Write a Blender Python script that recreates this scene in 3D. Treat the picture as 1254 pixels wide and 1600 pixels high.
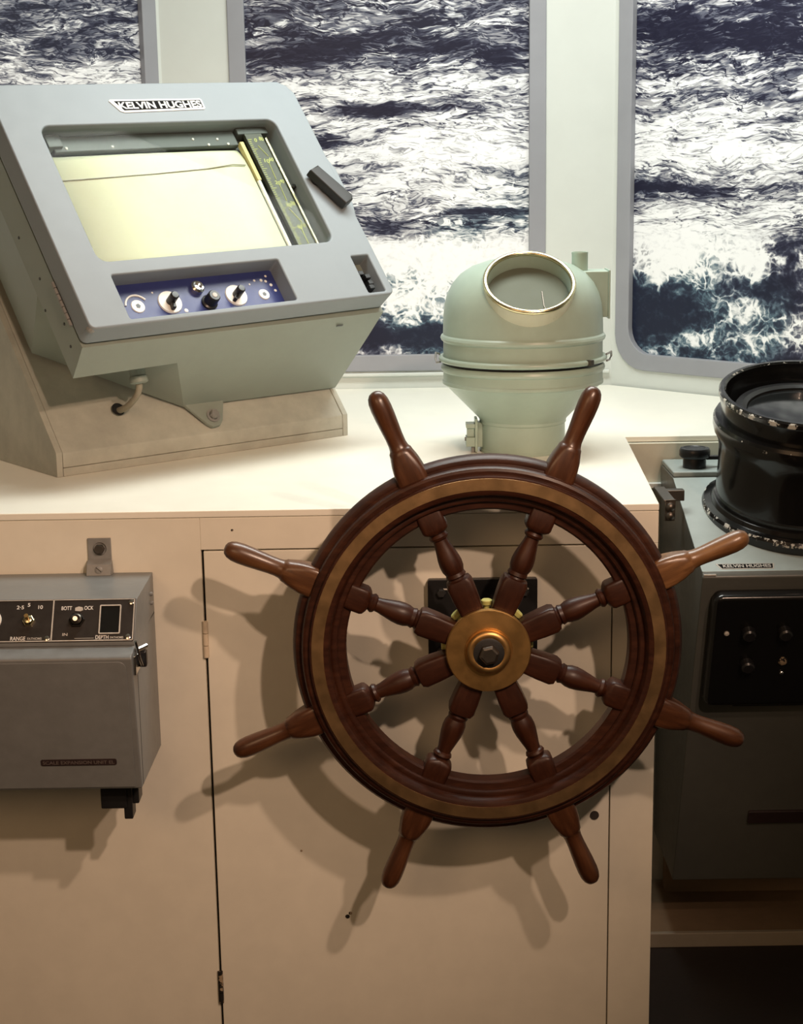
import bpy, bmesh, math, random
from mathutils import Vector, Matrix, noise as mnoise

random.seed(7)
PI = math.pi
scene = bpy.context.scene
COL = scene.collection
for o in list(bpy.data.objects):
    bpy.data.objects.remove(o)

# ------------------------------------------------------------------ camera
cam_d = bpy.data.cameras.new('camera')
cam_d.sensor_fit = 'HORIZONTAL'
cam_d.sensor_width = 36.0
cam_d.lens = 2500.0 / 1254.0 * 36.0
cam_d.clip_start = 0.05
cam = bpy.data.objects.new('camera', cam_d)
COL.objects.link(cam)
cam.matrix_world = Matrix.Translation((0, 0, 1.55)) @ Matrix.Rotation(math.radians(90 - 12.4), 4, 'X') @ Matrix.Rotation(math.radians(-0.9), 4, 'Z')
scene.camera = cam

# ------------------------------------------------------------------ world, lights, exposure
world = bpy.data.worlds.new('hall')
scene.world = world
world.use_nodes = True
bg = world.node_tree.nodes['Background']
bg.inputs[0].default_value = (1.0, 0.72, 0.44, 1)
bg.inputs[1].default_value = 0.085

def look_at(o, target):
    d = Vector(target) - o.location
    o.rotation_euler = d.to_track_quat('-Z', 'Y').to_euler()

def area_light(name, loc, target, sx, sy, power, color):
    d = bpy.data.lights.new(name, 'AREA')
    d.shape = 'RECTANGLE'; d.size = sx; d.size_y = sy
    d.energy = power; d.color = color
    o = bpy.data.objects.new(name, d); COL.objects.link(o)
    o.location = loc; look_at(o, target)
    return o

def spot_light(name, loc, target, power, color, angle, blend, radius):
    d = bpy.data.lights.new(name, 'SPOT')
    d.energy = power; d.color = color; d.spot_size = math.radians(angle); d.spot_blend = blend
    d.shadow_soft_size = radius
    o = bpy.data.objects.new(name, d); COL.objects.link(o)
    o.location = loc; look_at(o, target)
    return o

COOL = (0.97, 1.0, 0.94)
WARM = (1.0, 0.68, 0.49)
area_light('ceiling_panel_lamp', (0.20, 3.04, 2.48), (0.18, 3.10, 0.9), 1.3, 0.40, 30, COOL)
spot_light('track_spot', (0.80, 0.16, 2.45), (-0.14, 2.52, 1.06), 132, WARM, 46, 1.0, 0.04)
spot_light('track_spot', (1.02, 0.74, 2.45), (-0.14, 2.52, 1.06), 90, WARM, 52, 1.0, 0.04)

area_light('warm_fill', (-1.1, -0.4, 2.40), (0.0, 2.5, 0.7), 1.4, 1.4, 23, (1.0, 0.60, 0.32))  # added soft fill to lift the shadows on the door, not a known lamp

scene.view_settings.view_transform = 'Standard'
scene.view_settings.look = 'None'
scene.view_settings.exposure = 0.0
scene.view_settings.gamma = 1.0
scene.view_settings.use_curve_mapping = False

# ------------------------------------------------------------------ node helpers
class S:
    """a shader value with arithmetic"""
    def __init__(self, nt, sock): self.nt = nt; self.s = sock
    def _m(self, op, *a, clamp=False):
        n = self.nt.nodes.new('ShaderNodeMath'); n.operation = op; n.use_clamp = clamp
        for i, v in enumerate((self,) + a):
            if isinstance(v, S): self.nt.links.new(v.s, n.inputs[i])
            else: n.inputs[i].default_value = v
        return S(self.nt, n.outputs[0])
    def __add__(self, o): return self._m('ADD', o)
    __radd__ = __add__
    def __sub__(self, o): return self._m('SUBTRACT', o)
    def __rsub__(self, o): return (self * -1.0) + o
    def __mul__(self, o): return self._m('MULTIPLY', o)
    __rmul__ = __mul__
    def pow(self, e): return self._m('POWER', e)
    def abs(self): return self._m('ABSOLUTE')
    def exp(self): return self._m('EXPONENT')
    def clamp(self): return self._m('ADD', 0.0, clamp=True)
    def max(self, o): return self._m('MAXIMUM', o)
    def min(self, o): return self._m('MINIMUM', o)
    def step(self, a, b):
        n = self.nt.nodes.new('ShaderNodeMapRange'); n.interpolation_type = 'SMOOTHSTEP'
        self.nt.links.new(self.s, n.inputs[0])
        n.inputs[1].default_value = a; n.inputs[2].default_value = b
        return S(self.nt, n.outputs[0])

class Mat:
    def __init__(self, name):
        self.m = bpy.data.materials.new(name); self.m.use_nodes = True
        self.nt = self.m.node_tree
        self.b = self.nt.nodes['Principled BSDF']
        self.tc = self.nt.nodes.new('ShaderNodeTexCoord')
        self.obj = self.tc.outputs['Object']
    def xyz(self, vec=None):
        n = self.nt.nodes.new('ShaderNodeSeparateXYZ'); self.nt.links.new(vec or self.obj, n.inputs[0])
        return [S(self.nt, n.outputs[i]) for i in range(3)]
    def vec(self, x, y, z):
        n = self.nt.nodes.new('ShaderNodeCombineXYZ')
        for i, v in enumerate((x, y, z)):
            if isinstance(v, S): self.nt.links.new(v.s, n.inputs[i])
            else: n.inputs[i].default_value = v
        return n.outputs[0]
    def noise(self, scale, detail=2, rough=0.5, vec=None, dist=0.0, kind=None):
        n = self.nt.nodes.new('ShaderNodeTexNoise')
        if kind: n.noise_type = kind
        n.inputs['Scale'].default_value = scale; n.inputs['Detail'].default_value = detail
        n.inputs['Roughness'].default_value = rough; n.inputs['Distortion'].default_value = dist
        self.nt.links.new(vec or self.obj, n.inputs['Vector'])
        return S(self.nt, n.outputs[0])
    def voro(self, scale, vec=None, feature='DISTANCE_TO_EDGE'):
        n = self.nt.nodes.new('ShaderNodeTexVoronoi'); n.feature = feature
        n.inputs['Scale'].default_value = scale
        self.nt.links.new(vec or self.obj, n.inputs['Vector'])
        return S(self.nt, n.outputs['Distance'])
    def ramp(self, fac, stops, interp='LINEAR'):
        n = self.nt.nodes.new('ShaderNodeValToRGB'); n.color_ramp.interpolation = interp
        el = n.color_ramp.elements
        while len(el) < len(stops): el.new(0.5)
        for e, (p, c) in zip(el, stops):
            e.position = p; e.color = (*c, 1) if len(c) == 3 else c
        self.nt.links.new(fac.s, n.inputs[0])
        return n.outputs[0]
    def mix(self, fac, a, b):
        n = self.nt.nodes.new('ShaderNodeMix'); n.data_type = 'RGBA'
        if isinstance(fac, S): self.nt.links.new(fac.s, n.inputs[0])
        else: n.inputs[0].default_value = fac
        for i, v in ((6, a), (7, b)):
            if isinstance(v, tuple): n.inputs[i].default_value = (*v, 1)
            else: self.nt.links.new(v, n.inputs[i])
        return n.outputs[2]
    def set(self, **kw):
        names = dict(color='Base Color', rough='Roughness', metal='Metallic', coat='Coat Weight', coat_rough='Coat Roughness',
                     spec='Specular IOR Level', emit='Emission Color', emit_s='Emission Strength', ior='IOR', trans='Transmission Weight')
        for k, v in kw.items():
            i = self.b.inputs[names[k]]
            if isinstance(v, S): self.nt.links.new(v.s, i)
            elif isinstance(v, tuple): i.default_value = (*v, 1)
            elif isinstance(v, (int, float)): i.default_value = v
            else: self.nt.links.new(v, i)
        return self
    def bump(self, h, strength=0.2, dist=0.002):
        n = self.nt.nodes.new('ShaderNodeBump')
        n.inputs['Strength'].default_value = strength; n.inputs['Distance'].default_value = dist
        self.nt.links.new(h.s, n.inputs['Height'])
        self.nt.links.new(n.outputs[0], self.b.inputs['Normal'])
        return self

def srgb(r, g, b):
    f = lambda c: (c / 255 / 12.92) if c / 255 <= 0.04045 else ((c / 255 + 0.055) / 1.055) ** 2.4
    return (f(r), f(g), f(b))

def dim(c, k): return tuple(v * k for v in c)

def paint(name, col, rough=0.45, var=0.10, grain=35, bump=0.12, chips=None, chip_t=0.73, chip_scale=60):
    """painted metal or wood with faint mottling, grime and, if asked for, small chips"""
    m = Mat(name)
    n1 = m.noise(5, 4, 0.6); n2 = m.noise(grain, 5, 0.65)
    f = (n1 * 0.6 + n2 * 0.4).step(0.3, 0.72)
    c = m.mix(f, dim(col, 1 - var), dim(col, 1 + var * 0.5))
    if chips:
        sp = m.noise(chip_scale, 3, 0.6).step(chip_t, chip_t + 0.03)
        c = m.mix(sp, c, chips)
    m.set(color=c, rough=(n2 * 0.2 + (rough - 0.1)))
    m.bump(n2, bump, 0.002)
    return m.m

MT = {}
MT['cream'] = paint('cream_gloss_paint', (0.80, 0.765, 0.655), 0.38, 0.05, 20, 0.10, chips=(0.30, 0.22, 0.15), chip_t=0.80, chip_scale=14)
MT['counter'] = paint('counter_paint', (0.87, 0.855, 0.76), 0.40, 0.03, 16, 0.05)
MT['wall'] = paint('wall_paint', (0.655, 0.685, 0.65), 0.5, 0.03, 12, 0.06)
MT['frame'] = paint('window_frame_paint', (0.305, 0.31, 0.34), 0.5, 0.05, 10, 0.05)
MT['pale_paint'] = paint('pale_cream_enamel', (0.58, 0.60, 0.46), 0.3, 0.10)
MT['wedge'] = paint('plinth_paint', (0.42, 0.425, 0.365), 0.6, 0.22, 26, 0.3, chips=(0.22, 0.15, 0.10), chip_t=0.76, chip_scale=40)
MT['grey'] = paint('grey_blue_enamel', (0.238, 0.272, 0.296), 0.58, 0.05, 30, 0.06, chips=(0.16, 0.16, 0.15), chip_t=0.80, chip_scale=70)
MT['grey_body'] = paint('grey_green_enamel', (0.245, 0.282, 0.245), 0.45, 0.08, 30, 0.08, chips=(0.10, 0.10, 0.09), chip_t=0.79, chip_scale=50)
MT['unit_grey'] = paint('unit_grey_enamel', (0.185, 0.195, 0.195), 0.36, 0.14, 45, 0.12, chips=(0.12, 0.10, 0.08), chip_t=0.76, chip_scale=45)
MT['radar_grey'] = paint('radar_dark_grey', (0.100, 0.102, 0.090), 0.38, 0.08, 40, 0.08, chips=(0.12, 0.11, 0.09), chip_t=0.79, chip_scale=60)  # cabinet body, much darker than its top plate
MT['radar_top'] = paint('radar_light_grey', (0.34, 0.395, 0.385), 0.38, 0.08, 40, 0.08, chips=(0.12, 0.11, 0.09), chip_t=0.79, chip_scale=60)
MT['port_glass'] = paint('greenish_port_glass', (0.115, 0.13, 0.10), 0.55, 0.05)
MT['port_glass'].node_tree.nodes['Principled BSDF'].inputs['Specular IOR Level'].default_value = 0.15
MT['green'] = paint('pale_green_enamel', (0.36, 0.455, 0.385), 0.34, 0.10, 24, 0.10, chips=(0.14, 0.14, 0.11), chip_t=0.77, chip_scale=46)
MT['hinge_paint'] = paint('painted_hinge', (0.66, 0.56, 0.42), 0.5, 0.15, 60, 0.2)
MT['chipped'] = paint('chipped_hinge', (0.45, 0.34, 0.22), 0.6, 0.4, 90, 0.5, chips=(0.01, 0.008, 0.006), chip_t=0.47, chip_scale=90)
MT['gap'] = paint('raw_dark_wood', (0.035, 0.028, 0.022), 0.8, 0.2)
MT['steel'] = paint('dull_steel', (0.25, 0.25, 0.24), 0.4, 0.2, 60, 0.15)
MT['floor'] = paint('dark_floor_covering', (0.020, 0.012, 0.008), 0.8, 0.3, 80, 0.3)
MT['ceiling'] = paint('ceiling_paint', (0.55, 0.53, 0.47), 0.6, 0.04)
MT['plinth'] = paint('recess_base_paint', (0.25, 0.17, 0.10), 0.7, 0.2)
MT['plinth_edge'] = paint('plinth_edge_paint', (0.34, 0.29, 0.22), 0.6, 0.12)
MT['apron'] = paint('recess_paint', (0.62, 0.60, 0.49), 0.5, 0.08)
MT['print_black'] = paint('printed_black', (0.010, 0.010, 0.010), 0.9, 0.1)
MT['print_black'].node_tree.nodes['Principled BSDF'].inputs['Specular IOR Level'].default_value = 0.1
MT['black'] = paint('black_plastic', (0.012, 0.012, 0.013), 0.35, 0.3)
MT['soft_black'] = paint('worn_black_rubber', (0.018, 0.018, 0.018), 0.5, 0.3)
MT['panel_black'] = paint('black_engraved_panel', (0.018, 0.014, 0.012), 0.45, 0.3, 60)
MT['white'] = paint('white_lettering', (0.82, 0.80, 0.76), 0.5, 0.06)
MT['worn_white'] = paint('worn_lettering', (0.52, 0.49, 0.44), 0.5, 0.3, 200)
MT['tape'] = paint('embossed_tape', (0.035, 0.022, 0.022), 0.4, 0.2)
MT['tape_text'] = paint('tape_lettering', (0.16, 0.13, 0.12), 0.5, 0.3, 300)
MT['blue'] = paint('blue_panel', (0.030, 0.042, 0.17), 0.4, 0.15, 50, 0.1, chips=(0.02, 0.02, 0.04), chip_t=0.74, chip_scale=90)
MT['ivory'] = paint('ivory_dial', (0.80, 0.79, 0.73), 0.45, 0.05)
MT['lime'] = paint('greenish_brass', (0.52, 0.50, 0.16), 0.45, 0.15)
MT['scale_green'] = paint('yellow_green_lettering', (0.50, 0.52, 0.14), 0.5, 0.2)
MT['scale_black'] = paint('scale_strip', (0.060, 0.063, 0.048), 0.4, 0.2)
MT['inside'] = paint('recorder_inside', (0.075, 0.085, 0.085), 0.5, 0.2, 40, 0.1, chips=(0.5, 0.5, 0.46), chip_t=0.78, chip_scale=40)
MT['cable'] = paint('grey_cable', (0.28, 0.26, 0.2), 0.6, 0.1)
MT['yellowed'] = paint('yellowed_strip', (0.62, 0.52, 0.24), 0.5, 0.12)

def metal(name, col, rough, var=0.15):
    m = Mat(name)
    n = m.noise(30, 4, 0.6)
    m.set(color=m.mix(n.step(0.3, 0.7), dim(col, 1 - var), col), metal=1.0, rough=n * 0.18 + (rough - 0.09))
    m.bump(m.noise(300, 2), 0.03, 0.001)
    return m.m
MT['brass'] = metal('aged_brass', (0.66, 0.40, 0.15), 0.42)
MT['brass_pale'] = metal('pale_brass', (0.86, 0.78, 0.50), 0.25)
MT['brass_matt'] = metal('lacquered_brass', (0.66, 0.42, 0.21), 0.40)
MT['chrome'] = metal('chrome', (0.75, 0.74, 0.72), 0.18)
MT['nut_steel'] = metal('greasy_nut_steel', (0.30, 0.27, 0.24), 0.35)
MT['dark_metal'] = metal('oily_steel', (0.16, 0.14, 0.12), 0.4)

def wood():
    m = Mat('varnished_mahogany')
    x, y, z = m.xyz()
    warp = m.noise(6, 3, 0.6)
    g = m.noise(1.0, 6, 0.65, m.vec(x * 14.0 + warp * 2.0, y * 90.0, z * 90.0))
    b = m.noise(9, 3, 0.6)
    c = m.ramp(g * 0.7 + b * 0.3, [(0.25, (0.011, 0.0026, 0.0012)), (0.5, (0.034, 0.0092, 0.0036)), (0.75, (0.070, 0.0220, 0.0085))])
    m.set(color=c, rough=g * 0.15 + 0.38, coat=0.08, coat_rough=0.25, spec=0.35)
    m.bump(g, 0.06, 0.001)
    return m.m
def wood_handle(name='hand_worn_mahogany', k=1.0, tan=0.0):
    m = Mat(name)
    x, y, z = m.xyz()
    g = m.noise(1.0, 6, 0.65, m.vec(x * 9.0, y * 100.0, z * 100.0))
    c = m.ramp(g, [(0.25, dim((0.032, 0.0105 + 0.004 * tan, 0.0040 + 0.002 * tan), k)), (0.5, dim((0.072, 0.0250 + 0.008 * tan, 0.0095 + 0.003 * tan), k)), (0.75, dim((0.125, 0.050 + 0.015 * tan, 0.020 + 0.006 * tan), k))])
    m.set(color=c, rough=g * 0.15 + 0.28, coat=0.3, coat_rough=0.22)
    m.bump(g, 0.05, 0.001)
    return m.m
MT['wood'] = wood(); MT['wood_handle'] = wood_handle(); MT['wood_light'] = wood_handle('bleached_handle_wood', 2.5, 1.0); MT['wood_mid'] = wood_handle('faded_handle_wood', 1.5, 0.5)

def black_gloss(worn=False):
    """black enamel; on the turned tub, chips bite along its raised edges (local radius and height)"""
    m = Mat('chipped_black_enamel' if worn else 'black_enamel')
    n = m.noise(55, 5, 0.7); w = m.noise(8, 2)
    chip = None
    if worn:
        x, y, z = m.xyz()
        r = (x * x + y * y).pow(0.5)
        def band(v, a, b, e): return v.step(a - e, a) * (1.0 - v.step(b, b + e))
        wear = band(r, 0.1606, 0.170, 0.001) * z.step(0.226, 0.230) + band(r, 0.1475, 0.1525, 0.001) * z.step(0.2365, 0.238) * 0.96 + band(r, 0.1740, 0.20, 0.001) * band(z, 0.010, 0.030, 0.002) + band(r, 0.1675, 0.172, 0.0006) * band(z, 0.178, 0.186, 0.002) * 0.88
        chip = (n * wear).step(0.525, 0.56)
        m.set(color=m.mix(chip, (0.006, 0.006, 0.006), (0.52, 0.51, 0.46)), rough=0.15 + 0.3 * chip + 0.08 * w, coat=0.2)
    else: m.set(color=(0.006, 0.006, 0.006), rough=0.16 + 0.08 * w, coat=0.2)
    m.bump(w, 0.05, 0.004)
    return m.m
MT['enamel_worn'] = black_gloss(True)
MT['enamel'] = black_gloss()

def paper():
    m = Mat('yellowed_recorder_paper')
    n = m.noise(14, 5, 0.7); f = m.noise(3, 3)
    c = m.mix(n.step(0.5, 0.85), (0.70, 0.72, 0.545), (0.63, 0.63, 0.43))
    m.set(color=m.mix(f.step(0.45, 0.8), c, (0.69, 0.70, 0.51)), rough=0.8)
    m.bump(f, 0.1, 0.004)
    return m.m
MT['paper'] = paper()

def glass_screen():
    m = Mat('dark_glass')
    m.set(color=(0.010, 0.011, 0.011), rough=0.10)
    return m.m
MT['glass'] = glass_screen()

def window_glass():
    m = bpy.data.materials.new('thin_clear_pane'); m.use_nodes = True
    nt = m.node_tree
    for n in list(nt.nodes): nt.nodes.remove(n)
    out = nt.nodes.new('ShaderNodeOutputMaterial'); mx = nt.nodes.new('ShaderNodeMixShader')
    t = nt.nodes.new('ShaderNodeBsdfTransparent'); g = nt.nodes.new('ShaderNodeBsdfGlossy')
    t.inputs[0].default_value = (0.95, 0.97, 0.95, 1); g.inputs['Roughness'].default_value = 0.03
    mx.inputs[0].default_value = 0.003; nt.links.new(t.outputs[0], mx.inputs[1]); nt.links.new(g.outputs[0], mx.inputs[2])
    nt.links.new(mx.outputs[0], out.inputs[0])
    return m
MT['pane'] = window_glass()

# ------------------------------------------------------------------ mesh helpers
class G:
    """gathers verts and faces for ONE mesh"""
    def __init__(self): self.v = []; self.f = []
    def add(self, vs, fs):
        k = len(self.v); self.v += [tuple(p) for p in vs]; self.f += [tuple(i + k for i in f) for f in fs]; return self
    def box(self, x0, x1, y0, y1, z0, z1):
        v = [(x, y, z) for x in (x0, x1) for y in (y0, y1) for z in (z0, z1)]
        return self.add(v, [(0, 1, 3, 2), (4, 6, 7, 5), (0, 4, 5, 1), (2, 3, 7, 6), (0, 2, 6, 4), (1, 5, 7, 3)])
    def loft(self, loops, caps=True):
        n = len(loops[0]); vs = [p for l in loops for p in l]; fs = []
        for i in range(len(loops) - 1):
            for j in range(n):
                a = i * n + j; b = i * n + (j + 1) % n
                fs.append((a, b, b + n, a + n))
        if caps:
            fs.append(tuple(range(n - 1, -1, -1))); fs.append(tuple(range((len(loops) - 1) * n, len(loops) * n)))
        return self.add(vs, fs)
    def prism(self, poly, h0, h1, axis='z'):
        def P(p, h):
            return {'z': (p[0], p[1], h), 'x': (h, p[0], p[1]), 'y': (p[0], h, p[1])}[axis]
        return self.loft([[P(p, h0) for p in poly], [P(p, h1) for p in poly]])
    def lathe(self, prof, n=64, mtx=None, closed=False):
        """profile of (radius, height) round z"""
        vs = []; fs = []; idx = []
        for r, h in prof:
            if r < 1e-6: idx.append([len(vs)]); vs.append((0, 0, h))
            else:
                idx.append(list(range(len(vs), len(vs) + n)))
                vs += [(r * math.cos(2 * PI * j / n), r * math.sin(2 * PI * j / n), h) for j in range(n)]
        pairs = list(zip(idx[:-1], idx[1:]))
        if closed: pairs.append((idx[-1], idx[0]))
        for a, b in pairs:
            for j in range(n):
                k = (j + 1) % n
                if len(a) == 1 and len(b) == 1: continue
                if len(a) == 1: fs.append((a[0], b[k], b[j]))
                elif len(b) == 1: fs.append((a[j], a[k], b[0]))
                else: fs.append((a[j], a[k], b[k], b[j]))
        if mtx: vs = [mtx @ Vector(p) for p in vs]
        return self.add(vs, fs)
    def tube(self, path, r, n=12):
        path = [Vector(p) for p in path]; loops = []
        up = Vector((0, 0, 1))
        for i, p in enumerate(path):
            t = (path[min(i + 1, len(path) - 1)] - path[max(i - 1, 0)]).normalized()
            a = t.cross(up)
            if a.length < 1e-3: a = t.cross(Vector((1, 0, 0)))
            a.normalize(); b = t.cross(a).normalized()
            rr = r[i] if isinstance(r, (list, tuple)) else r
            loops.append([p + rr * (math.cos(2 * PI * j / n) * a + math.sin(2 * PI * j / n) * b) for j in range(n)])
        return self.loft(loops)
    def cyl(self, p, q, r, n=20, r2=None):
        return self.tube([p, q], [r, r if r2 is None else r2], n)

def finish(me, angle=35):
    bm = bmesh.new(); bm.from_mesh(me)
    bmesh.ops.remove_doubles(bm, verts=bm.verts, dist=1e-6)
    bmesh.ops.recalc_face_normals(bm, faces=bm.faces)
    bm.to_mesh(me); bm.free()
    for p in me.polygons: p.use_smooth = True
    me.set_sharp_from_angle(angle=math.radians(angle))

def obj(name, g, mat, parent=None, bevel=0, angle=35, seg=2, loc=None, rot=None):
    if isinstance(g, G):
        me = bpy.data.meshes.new(name); me.from_pydata(g.v, [], g.f); finish(me, angle)
    else: me = g
    plate = not isinstance(g, G)
    me.materials.clear(); me.materials.append(MT[mat] if isinstance(mat, str) else mat)
    o = bpy.data.objects.new(name, me); COL.objects.link(o)
    if parent: o.parent = parent
    if loc: o.location = loc
    if rot: o.rotation_euler = rot
    if bevel:
        b = o.modifiers.new('bevel', 'BEVEL'); b.width = bevel; b.segments = seg; b.limit_method = 'ANGLE'; b.angle_limit = math.radians(38); b.harden_normals = True
    if plate and len(me.polygons) > 8: o.modifiers.new('normals', 'WEIGHTED_NORMAL').keep_sharp = True
    return o

def copy(o, parent=None, loc=None, rot=None):
    c = o.copy(); COL.objects.link(c); c.parent = parent
    if loc is not None: c.location = loc
    if rot is not None: c.rotation_euler = rot
    return c

def tag(o, label=None, cat=None, group=None, kind=None):
    if label: o['label'] = label
    if cat: o['category'] = cat
    if group: o['group'] = group
    if kind: o['kind'] = kind
    return o

def thing(name, label, cat, loc=(0, 0, 0), mtx=None, group=None):
    o = bpy.data.objects.new(name, None); COL.objects.link(o); o.empty_display_size = 0.05
    if mtx is not None: o.matrix_world = mtx
    else: o.location = loc
    return tag(o, label, cat, group)

def rrect(x0, x1, y0, y1, r, n=6):
    if not isinstance(r, (list, tuple)): r = [r] * 4
    pts = []
    for (cx, cy, sx, sy, a0), rr in zip(((x1, y1, -1, -1, 0), (x0, y1, 1, -1, 90), (x0, y0, 1, 1, 180), (x1, y0, -1, 1, 270)), r):
        ox, oy = cx + sx * rr, cy + sy * rr
        if rr == 0: pts.append((cx, cy)); continue
        for k in range(n + 1):
            a = math.radians(a0 + 90 * k / n); pts.append((ox + rr * math.cos(a), oy + rr * math.sin(a)))
    return pts

def circle(cx, cy, r, n=24): return [(cx + r * math.cos(2 * PI * k / n), cy + r * math.sin(2 * PI * k / n)) for k in range(n)]

def sheet(outlines, z0, z1, bevel=0.0, res=2):
    """flat plate in local xy with holes (outlines[1:]), thickness z0..z1, rounded edges"""
    cu = bpy.data.curves.new('tmp', 'CURVE'); cu.dimensions = '2D'; cu.fill_mode = 'BOTH'
    cu.extrude = max((z1 - z0) / 2 - bevel, 0.0); cu.bevel_depth = bevel; cu.offset = -bevel; cu.bevel_resolution = res
    for pts in outlines:
        sp = cu.splines.new('POLY'); sp.points.add(len(pts) - 1); sp.use_cyclic_u = True
        for q, p in zip(sp.points, pts): q.co = (p[0], p[1], 0, 1)
    o = bpy.data.objects.new('tmp', cu); COL.objects.link(o)
    dg = bpy.context.evaluated_depsgraph_get()
    me = bpy.data.meshes.new_from_object(o.evaluated_get(dg))
    bpy.data.objects.remove(o); bpy.data.curves.remove(cu)
    me.transform(Matrix.Translation((0, 0, (z0 + z1) / 2)))
    finish(me, 40)
    return me

def text(body, x0, x1, y, height=None, bold=0.0, depth=0.0004, shear=0.0, mtx=None):
    """lettering laid in local xy, baseline y, stretched to x0..x1"""
    cu = bpy.data.curves.new('tmp', 'FONT'); cu.body = body; cu.size = 1.0; cu.offset = bold; cu.extrude = 0.0; cu.shear = shear
    o = bpy.data.objects.new('tmp', cu); COL.objects.link(o)
    dg = bpy.context.evaluated_depsgraph_get()
    me = bpy.data.meshes.new_from_object(o.evaluated_get(dg))
    bpy.data.objects.remove(o); bpy.data.curves.remove(cu)
    xs = [v.co.x for v in me.vertices]; ys = [v.co.y for v in me.vertices]
    sx = (x1 - x0) / (max(xs) - min(xs)); sy = (height / (max(ys) - min(ys))) if height else sx
    for v in me.vertices:
        v.co = Vector(((v.co.x - min(xs)) * sx + x0, (v.co.y - min(ys)) * sy + y, depth))
    if mtx: me.transform(mtx)
    return me

def basis(o, x, y, z):
    x, y, z = Vector(x), Vector(y), Vector(z)
    m = Matrix((x, y, z)).transposed().to_4x4(); m.translation = Vector(o)
    return m

# ------------------------------------------------------------------ room shell
WY = 3.95
def structure(name, g, mat, parent=None, bevel=0, **kw):
    o = obj(name, g, mat, parent, bevel, **kw)
    if parent is None: o['kind'] = 'structure'
    return o

structure('floor', G().box(-3.2, 3.2, -1.5, 5.0, -0.05, 0.0), 'floor')
structure('ceiling', G().box(-3.2, 3.2, -1.5, 5.0, 2.55, 2.60), 'ceiling')

def sea(name, profile, blobs, seed, lace_z):
    """printed photograph of rough sea: streaky swell above, breaking foam and lace below"""
    m = Mat(name)
    x, h, _ = m.xyz()                       # metres on the print: x across, h = height in the room
    w1 = m.noise(3.2, 3, 0.5, m.vec(x, h * 1.6, seed)) - 0.5
    w2 = m.noise(11, 3, 0.6, m.vec(x, h * 1.5, seed + 4)) - 0.5
    hx = h + w1 * 0.10 + w2 * 0.022
    xx = x + w2 * 0.06
    big = m.noise(1.0, 2, 0.5, m.vec(xx * 4.0, hx * 15.0, seed + 1)) - 0.5
    streak = m.noise(1.0, 6, 0.62, m.vec(xx * 9.0, hx * 46.0, seed + 2), 0.6) - 0.5
    def lines(fx, fy, sharp, off):
        f = m.noise(1.0, 3, 0.55, m.vec(xx * fx, hx * fy, seed + off), 0.9)
        return (1.0 - (f - 0.5).abs() * sharp).max(0.0)
    mod = m.noise(1.0, 2, 0.5, m.vec(xx * 7.0, hx * 26.0, seed + 20))
    d1 = lines(9.0, 46.0, 22.0, 3) * mod.step(0.38, 0.60)
    d2 = lines(19.0, 84.0, 13.0, 13) * mod.step(0.62, 0.40)
    l1 = lines(14.0, 70.0, 18.0, 23) * mod.step(0.35, 0.6)
    # lower water: lace and spray
    lw = m.noise(10, 4, 0.62, m.vec(x, h, seed + 5)) - 0.5
    lw2 = m.noise(10, 4, 0.62, m.vec(x, h, seed + 6)) - 0.5
    lv = m.vec(x + lw * 0.11, h * 1.2 + lw2 * 0.11, seed)
    lace = 1.0 - m.voro(20, lv).step(0.0, 0.13)
    lace2 = 1.0 - m.voro(46, lv).step(0.0, 0.20)
    patch = m.noise(6.5, 4, 0.6, m.vec(x * 0.9, h * 1.25, seed + 7)) - 0.5
    fine = m.noise(40, 5, 0.7, m.vec(x + lw * 0.06, h * 1.2 + lw2 * 0.06, seed + 8), 1.0) - 0.5
    crumb = m.noise(70, 3, 0.6, m.vec(x, h * 1.1, seed + 11)) - 0.5
    t = h.step(lace_z - 0.04, lace_z + 0.04)
    z0, z1 = 0.95, 2.25
    pf = m.ramp((h - z0) * (1.0 / (z1 - z0)) + w1 * 0.05, [((z - z0) / (z1 - z0), (v, v, v)) for z, v in profile])
    base = S(m.nt, m.nt.nodes.new('ShaderNodeRGBToBW').outputs[0])
    m.nt.links.new(pf, base.s.node.inputs[0])
    v = base
    for bx, bz, rx, rz, amp, slope in blobs:
        dx = (x - bx) * (1.0 / rx) + w2 * 1.2
        dz = (h - bz + (x - bx) * slope) * (1.0 / rz) + w1 * 1.6 + w2 * 1.6
        v = v + ((dx * dx + dz * dz) * -1.0).exp() * amp
    up = (v + big * 0.8 + streak * 1.7 + 0.05).min(1.0).max(0.06)
    up = up - d1 * 0.55 - d2 * 0.40 + l1 * 0.42
    lo = v + patch * 2.0
    lo = (lo + (lace * 0.45 + lace2 * 0.30) * (lo * 2.2 + 0.1).clamp()).min(0.95).max(0.0) + fine * 0.70 + crumb * 0.40 - 0.03
    v = up * t + lo * (1.0 - t)
    c1 = m.ramp(v, [(0.0, (0.012, 0.012, 0.030)), (0.22, (0.030, 0.032, 0.062)), (0.40, (0.14, 0.15, 0.20)), (0.55, (0.40, 0.40, 0.43)), (0.72, (0.76, 0.77, 0.80)), (0.90, (0.94, 0.95, 0.97))])
    c2 = m.ramp(v, [(0.0, (0.012, 0.016, 0.036)), (0.22, (0.030, 0.045, 0.075)), (0.40, (0.10, 0.16, 0.21)), (0.55, (0.36, 0.42, 0.46)), (0.72, (0.76, 0.78, 0.80)), (0.90, (0.94, 0.95, 0.97))])
    tint = (m.noise(3, 2, 0.5, m.vec(x, h, seed + 9)).step(0.42, 0.6) * (1.0 - h.step(1.30, 1.60))).clamp()
    m.set(color=m.mix(tint, c1, c2), rough=0.42, spec=0.3)
    return m.m

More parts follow.
